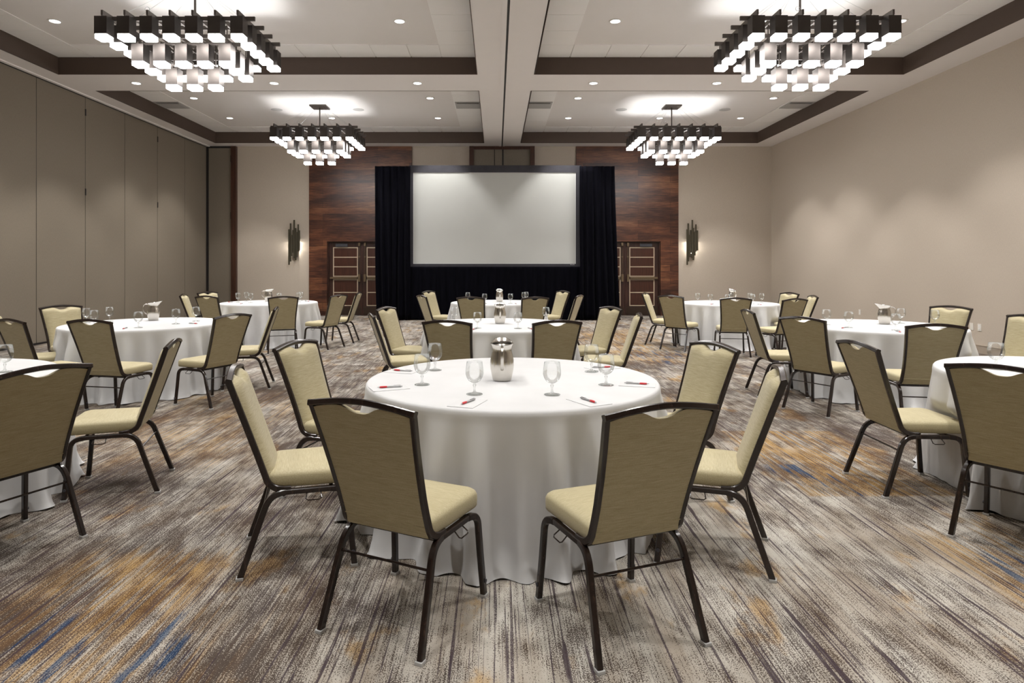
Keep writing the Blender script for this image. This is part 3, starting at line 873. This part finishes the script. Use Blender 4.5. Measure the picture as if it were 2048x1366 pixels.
# ------------------------------------------------------------------ tablecloths
TABS = dict(T1=(.098, 3.932), T2=(.032, 7.572), T3=(.017, 12.132), L1=(-3.814, 3.895), L2=(-4.317, 7.689), L3=(-4.40, 12.118),
            R1=(3.899, 4.017), R2=(4.50, 7.42), R3=(4.42, 11.926))
TR, TZ = .898, .785
def cloth(key, seed):
    cx, cy = TABS[key]
    rnd = random.Random(seed)
    near = key in ('T1', 'L1', 'R1')
    NA, NV = (560, 34) if near else (320, 22)
    ks = [(k, rnd.uniform(.4, 1.0) * (1.0 if 12 <= k <= 24 else .5), rnd.uniform(0, 6.283)) for k in (5, 8, 12, 15, 18, 21, 24, 29)]
    nrm = math.sqrt(sum(a * a for _, a, _ in ks) / 2)
    def fold(th, v):
        s = sum(a * math.sin(k * th + p + .5 * v * math.sin(3 * th + p)) for k, a, p in ks) / nrm
        s = 1.25 * math.tanh(s * .9)
        return s if s > 0 else s * .8
    hems = [(k, rnd.uniform(.3, 1), rnd.uniform(0, 6.283)) for k in (19, 27, 34, 43)]
    boxes_ = [(x, y, R_(a)) for tb, x, y, a, s in CH if (x - cx) ** 2 + (y - cy) ** 2 < 2.6]
    lim = []
    for i in range(NA):
        th = 2 * math.pi * i / NA
        r = 1.3
        while r > .4:
            px, py = cx + r * math.cos(th), cy + r * math.sin(th); hit = False
            for bx, by, a in boxes_:
                dx, dy = px - bx, py - by
                f = dx * math.cos(a) + dy * math.sin(a); l = -dx * math.sin(a) + dy * math.cos(a)
                if abs(l) < .265 and -.3 < f < .315: hit = True
            # also block the path beyond a chair
            if not hit: break
            r -= .01
        lim.append(r)
    # any chair part nearer than r along the ray still limits the cloth
    lim2 = []
    for i in range(NA):
        th = 2 * math.pi * i / NA; r = .4
        while r < 1.3:
            px, py = cx + r * math.cos(th), cy + r * math.sin(th); hit = False
            for bx, by, a in boxes_:
                dx, dy = px - bx, py - by
                f = dx * math.cos(a) + dy * math.sin(a); l = -dx * math.sin(a) + dy * math.cos(a)
                if abs(l) < .265 and -.3 < f < .315: hit = True
            if hit: break
            r += .01
        lim2.append(r - .01)
    w = int(NA * .012)
    limm = [min(lim2[(i + k) % NA] for k in range(-w, w + 1)) for i in range(NA)]
    lims = [sum(limm[(i + k) % NA] for k in range(-w, w + 1)) / (2 * w + 1) for i in range(NA)]
    bm = bmesh.new(); rows = []
    ctr = bm.verts.new((0, 0, TZ))
    prof = [(.25, 0), (.5, 0), (.75, 0), (.90, 0), (TR - .012, 0), (TR - .003, .003), (TR + .003, .012), (TR + .006, .03)]
    prof[3] = (TR - .05, 0)
    for r, d in prof:
        rows.append([bm.verts.new((r * math.cos(2 * math.pi * i / NA), r * math.sin(2 * math.pi * i / NA), TZ - d)) for i in range(NA)])
    for j in range(1, NV + 1):
        v = j / NV; row = []
        for i in range(NA):
            th = 2 * math.pi * i / NA
            f = fold(th, v)
            z = (TZ - .03) * (1 - v)
            kick = max(0, (v - .82) / .18)
            r = TR + .004 + .030 * v + .092 * (v ** .55) * (f + .22) * (1 - math.exp(-v * 6)) + kick ** 2 * .03
            hm = sum(a * math.sin(k * th + p) for k, a, p in hems)
            if kick > 0: r += .012 * kick * hm
            L = lims[i]
            if z < .52:
                b = min(1, (.56 - z) / .10)
                r = min(r, r * (1 - b) + min(r, L + .01 * f * .5) * b) if r > L else r
            elif z < .56:
                b = (.56 - z) / .10
                if r > L: r = r * (1 - b) + L * b
            if j == NV: z = .003 + max(0, .005 * hm) + .010 * max(0, f - .3)
            row.append(bm.verts.new((r * math.cos(th), r * math.sin(th), z)))
        rows.append(row)
    for i in range(NA): bm.faces.new((ctr, rows[0][i], rows[0][(i + 1) % NA]))
    for a, b in zip(rows, rows[1:]):
        for i in range(NA): bm.faces.new((a[i], b[i], b[(i + 1) % NA], a[(i + 1) % NA]))
    o = obj('tablecloth', bm, M['cloth'], None, True, 180, loc=(cx, cy, 0))
    return o
CL = dict(T1='white floor-length tablecloth on the nearest centre round table, in the middle of the photo', T2='white floor-length tablecloth on the middle centre round table',
          T3='white tablecloth on the far centre round table below the screen', L1='white tablecloth on the left foreground round table, cut by the photo edge',
          L2='white floor-length tablecloth on the middle left round table', L3='white tablecloth on the rear left round table, before the left sconce wall',
          R1='white tablecloth on the right foreground round table, cut by the photo edge', R2='white floor-length tablecloth on the middle right round table',
          R3='white tablecloth on the rear right round table, below the right sconce')
for i, k in enumerate(TABS):
    tag(cloth(k, 20 + i), CL[k], 'tablecloth', 'white tablecloths on the round tables')

# ------------------------------------------------------------------ things on the tables
ZT = TZ + .0008
def make_glass():
    t = thing('water_goblet', '', 'glass')
    bowl = [(.004, .062), (.018, .066), (.033, .076), (.044, .093), (.0495, .113), (.049, .132), (.046, .155), (.0425, .180), (.0415, .1805), (.0405, .179)]
    bm = lathe(bmesh.new(), bowl, 36); 
    obj('bowl', bm, M['glass'], t, True, 180)
    st = [(.0, .063), (.006, .062), (.0065, .055), (.010, .050), (.0065, .045), (.005, .034), (.006, .020), (.010, .012), (.026, .006), (.044, .003), (.045, .001), (.044, 0), (0, 0)]
    obj('stem_and_foot', lathe(bmesh.new(), st, 36), M['glass'], t, True, 60)
    return t
GL = [
 ('T1', -.442, 3.715, 'left side, nearer of a pair'), ('T1', -.416, 4.232, 'left side, farther of a pair'), ('T1', -.121, 3.44, 'left of the pitcher, front'),
 ('T1', .304, 3.426, 'right of the pitcher, front'), ('T1', .634, 4.172, 'right side, farther of a pair'), ('T1', .649, 3.706, 'right side, nearer of a pair'),
 ('L2', -5.08, 7.75, 'leftmost'), ('L2', -4.917, 7.95, 'second from left, rear'), ('L2', -4.76, 7.40, 'behind the chair back, front left'), ('L2', -4.092, 7.147, 'front centre'),
 ('L2', -3.894, 7.597, 'just right of the pitcher'), ('L2', -3.838, 7.989, 'rightmost'),
 ('L3', -5.00, 12.098, 'leftmost'), ('L3', -5.00, 12.50, 'second from left, rear'), ('L3', -4.671, 11.886, 'third from left'), ('L3', -4.152, 11.95, 'behind the front chair'),
 ('L3', -3.86, 12.20, 'right side, nearer of a pair'), ('L3', -3.95, 12.62, 'right side, farther of a pair'),
 ('T2', -.532, 7.917, 'left rear'), ('T2', -.215, 7.073, 'front left of the pitcher'), ('T2', .241, 7.039, 'front right of the pitcher'), ('T2', .626, 7.917, 'right rear'),
 ('T3', -.567, 12.35, 'left rear'), ('T3', -.223, 11.744, 'front left of the pitcher'), ('T3', .261, 11.744, 'front right of the pitcher'), ('T3', .541, 12.35, 'right, nearer of a pair'), ('T3', .60, 12.60, 'right, farther of a pair'),
 ('R3', 3.849, 11.967, 'leftmost'), ('R3', 3.93, 11.50, 'second from left'), ('R3', 4.236, 11.469, 'behind the front chair'), ('R3', 4.731, 11.559, 'right, nearer of a pair'),
 ('R3', 4.87, 12.02, 'right, farther of a pair'), ('R3', 5.032, 11.87, 'rightmost'),
 ('R2', 3.963, 7.512, 'leftmost'), ('R2', 4.028, 7.153, 'second from left'), ('R2', 4.371, 6.847, 'front, right of the pitcher'), ('R2', 4.98, 7.70, 'rear, right of the pitcher'), ('R2', 5.22, 7.45, 'rightmost'),
 ('R1', 3.41, 4.27, 'only one in view'), ('L1', -3.27, 4.16, 'only one in view'),
]
g0 = make_glass()
for i, (tb, x, y, s) in enumerate(GL):
    lab = 'clear stemmed water goblet on %s, %s' % (TN[tb], s)
    if i == 0: g0.location = (x, y, ZT); g0['label'] = lab; g0['group'] = 'water goblets on the tables'
    else: dup(g0, (x, y, ZT), 0, lab, 'water goblets on the tables')

def make_pitcher():
    """spout points to +y, handle to -y"""
    t = thing('water_pitcher', '', 'pitcher')
    bm = bmesh.new(); n = 48
    prof = [(.052, 0), (.057, .004), (.063, .03), (.070, .065), (.0735, .095), (.072, .125), (.066, .155), (.060, .180), (.0585, .195), (.062, .212), (.069, .228)]
    rings = [[bm.verts.new((0, 0, .0))]]
    def rad(r, z, th):
        k = max(0, (z - .19) / .045)
        c = math.cos(th - math.pi / 2)       # 1 towards the spout
        out = r + (.052 * k ** 1.3) * max(0, c) ** 4
        zz = z + (.028 * k ** 1.5) * max(0, c) ** 3 - .010 * k * max(0, -c) ** 2
        return out, zz
    for r, z in prof:
        row = []
        for i in range(n):
            th = 2 * math.pi * i / n; rr, zz = rad(r, z, th)
            row.append(bm.verts.new((rr * math.cos(th), rr * math.sin(th), zz)))
        rings.append(row)
    for r, z in reversed(prof[1:]):
        row = []
        for i in range(n):
            th = 2 * math.pi * i / n; rr, zz = rad(r, z, th); rr -= .003
            row.append(bm.verts.new((rr * math.cos(th), rr * math.sin(th), zz + (.001 if z > .22 else 0))))
        rings.append(row)
    for i in range(n): bm.faces.new((rings[0][0], rings[1][i], rings[1][(i + 1) % n]))
    for a, b in zip(rings[1:], rings[2:]):
        for i in range(n): bm.faces.new((a[i], a[(i + 1) % n], b[(i + 1) % n], b[i]))
    bm.faces.new(rings[-1])
    obj('pitcher_body', bm, M['steel'], t, True, 60)
    h = bmesh.new()
    pts = arc((0, -.058, .205), (0, -.125, .222), (0, -.122, .165), 7) + arc((0, -.122, .15), (0, -.118, .10), (0, -.071, .075), 6)
    sweep(h, pts, .0055, .0095, (1, 0, 0), 10)
    obj('handle', h, M['steel'], t, True, 60)
    g = bmesh.new()  # ice guard across the spout
    A = []; 
    for i in range(13):
        a = R_(20 + 140 * i / 12); A.append((.064 * math.cos(a), .064 * math.sin(a) - .004, .218))
    B_ = [(x * .98, y * .55 + .012, .238) for x, y, z in A]
    va = [g.verts.new(p) for p in A]; vb = [g.verts.new(p) for p in B_]
    for i in range(12): g.faces.new((va[i], va[i + 1], vb[i + 1], vb[i]))
    go = obj('ice_guard', g, M['polished'], t, True); md = go.modifiers.new('thickness', 'SOLIDIFY'); md.thickness = .002
    r = bmesh.new()
    ring = []
    for i in range(n):
        th = 2 * math.pi * i / n; rr, zz = rad(.0685, .228, th)
        ring.append((rr * math.cos(th), rr * math.sin(th), zz + .001))
    sweep(r, ring, .0028, .0028, (0, 0, 1), 6, closed=True)
    obj('rolled_rim', r, M['polished'], t, True)
    return t
PT = [('T1', .034, 3.861, 0, 'handle towards the camera'), ('L2', -4.444, 8.10, -80, 'spout pointing right'), ('L3', -4.53, 12.42, -70, 'spout pointing right'), ('T2', .042, 7.643, 2, 'handle towards the camera'),
      ('T3', .059, 12.30, 4, 'handle towards the camera'), ('R3', 4.62, 12.25, 12, 'behind a goblet'), ('R2', 4.70, 7.577, 78, 'spout pointing left'), ('R1', 3.78, 4.30, 60, 'only its spout in view')]
p0 = make_pitcher()
for i, (tb, x, y, a, s) in enumerate(PT):
    lab = 'stainless steel water pitcher on %s, %s' % (TN[tb], s)
    if i == 0: p0.location = (x, y, ZT); p0['label'] = lab; p0['group'] = 'steel pitchers on the tables'
    else: dup(p0, (x, y, ZT), R_(a), lab, 'steel pitchers on the tables')

def make_pen():
    """tip at the origin side (-x end), clip end towards +x"""
    t = thing('ballpoint_pen', '', 'pen')
    def rod(prof, mat, nm):
        bm = bmesh.new(); lathe(bm, prof, 14)
        bmesh.ops.rotate(bm, verts=bm.verts, cent=(0, 0, 0), matrix=Matrix.Rotation(R_(90), 3, 'Y'))
        o = obj(nm, bm, mat, t, True, 50); o.location = (0, 0, .0062); return o
    rod([(0, 0), (.001, .002), (.0035, .014), (.0045, .015)], M['silver'], 'tip')
    rod([(.0045, .015), (.0058, .025), (.0060, .045), (.0052, .056), (.0048, .057)], M['red'], 'grip')
    b = rod([(.0048, .057), (.0050, .06), (.0050, .135), (.003, .138), (.0026, .146), (0, .147)], M['silver'], 'barrel')
    obj('clip', boxes((.095, .135, -.002, .002, .0052, .0072)), M['silver'], b)
    return t
PN = [('T1', -.687, 3.594, 16, 'left side, nearer the camera', 1), ('T1', -.70, 4.20, -16, 'left side, farther back', 1), ('T1', -.182, 3.157, 61, 'front left', 1), ('T1', .513, 3.191, 118, 'front right', 1),
      ('T1', .905, 3.70, 165, 'right side, nearer the camera', 1), ('T1', .80, 4.33, 190, 'right side, farther back', 1),
      ('L2', -5.112, 7.425, 30, 'left', 0), ('L2', -4.16, 6.95, 100, 'front', 0), ('L2', -3.616, 7.577, 160, 'right', 0),
      ('L3', -5.20, 12.10, -27, 'left', 0), ('L3', -4.734, 11.544, 93, 'front', 0), ('L3', -3.70, 12.40, 150, 'right', 0),
      ('R2', 3.874, 7.033, 40, 'left', 0), ('R2', 5.10, 6.95, 135, 'right', 0), ('R2', 4.275, 6.60, 80, 'front', 0),
      ('T2', -.269, 6.869, 70, 'front left', 0), ('T2', .404, 6.923, 110, 'front right', 0), ('T3', -.232, 11.605, 75, 'front left', 0), ('T3', .369, 11.544, 100, 'front right', 0),
      ('R3', 3.90, 11.40, 50, 'left', 0), ('R3', 4.777, 11.25, 100, 'right', 0)]
pn0 = make_pen(); pad_first = None
pad_me = mesh_from(boxes((-.07, .07, -.105, .105, 0, .0016)), 'note_paper', M['paper'])
for i, (tb, x, y, a, s, pad) in enumerate(PN):
    lab = 'red-gripped silver ballpoint pen on %s, %s' % (TN[tb], s)
    z = ZT + (.0018 if pad else 0)
    if i == 0: pn0.location = (x, y, z); pn0.rotation_euler = (0, 0, R_(a)); pn0['label'] = lab; pn0['group'] = 'pens on the tables'
    else: dup(pn0, (x, y, z), R_(a), lab, 'pens on the tables')
    if pad:
        c = TABS[tb]; d = math.atan2(c[1] - y, c[0] - x)
        o = obj('note_paper', pad_me, None); o.location = (x + .07 * math.cos(R_(a)), y + .07 * math.sin(R_(a)), ZT); o.rotation_euler = (0, 0, d - math.pi / 2)
        tag(o, 'white note paper under the pen on %s, %s' % (TN[tb], s), 'paper', 'note papers on the nearest table')
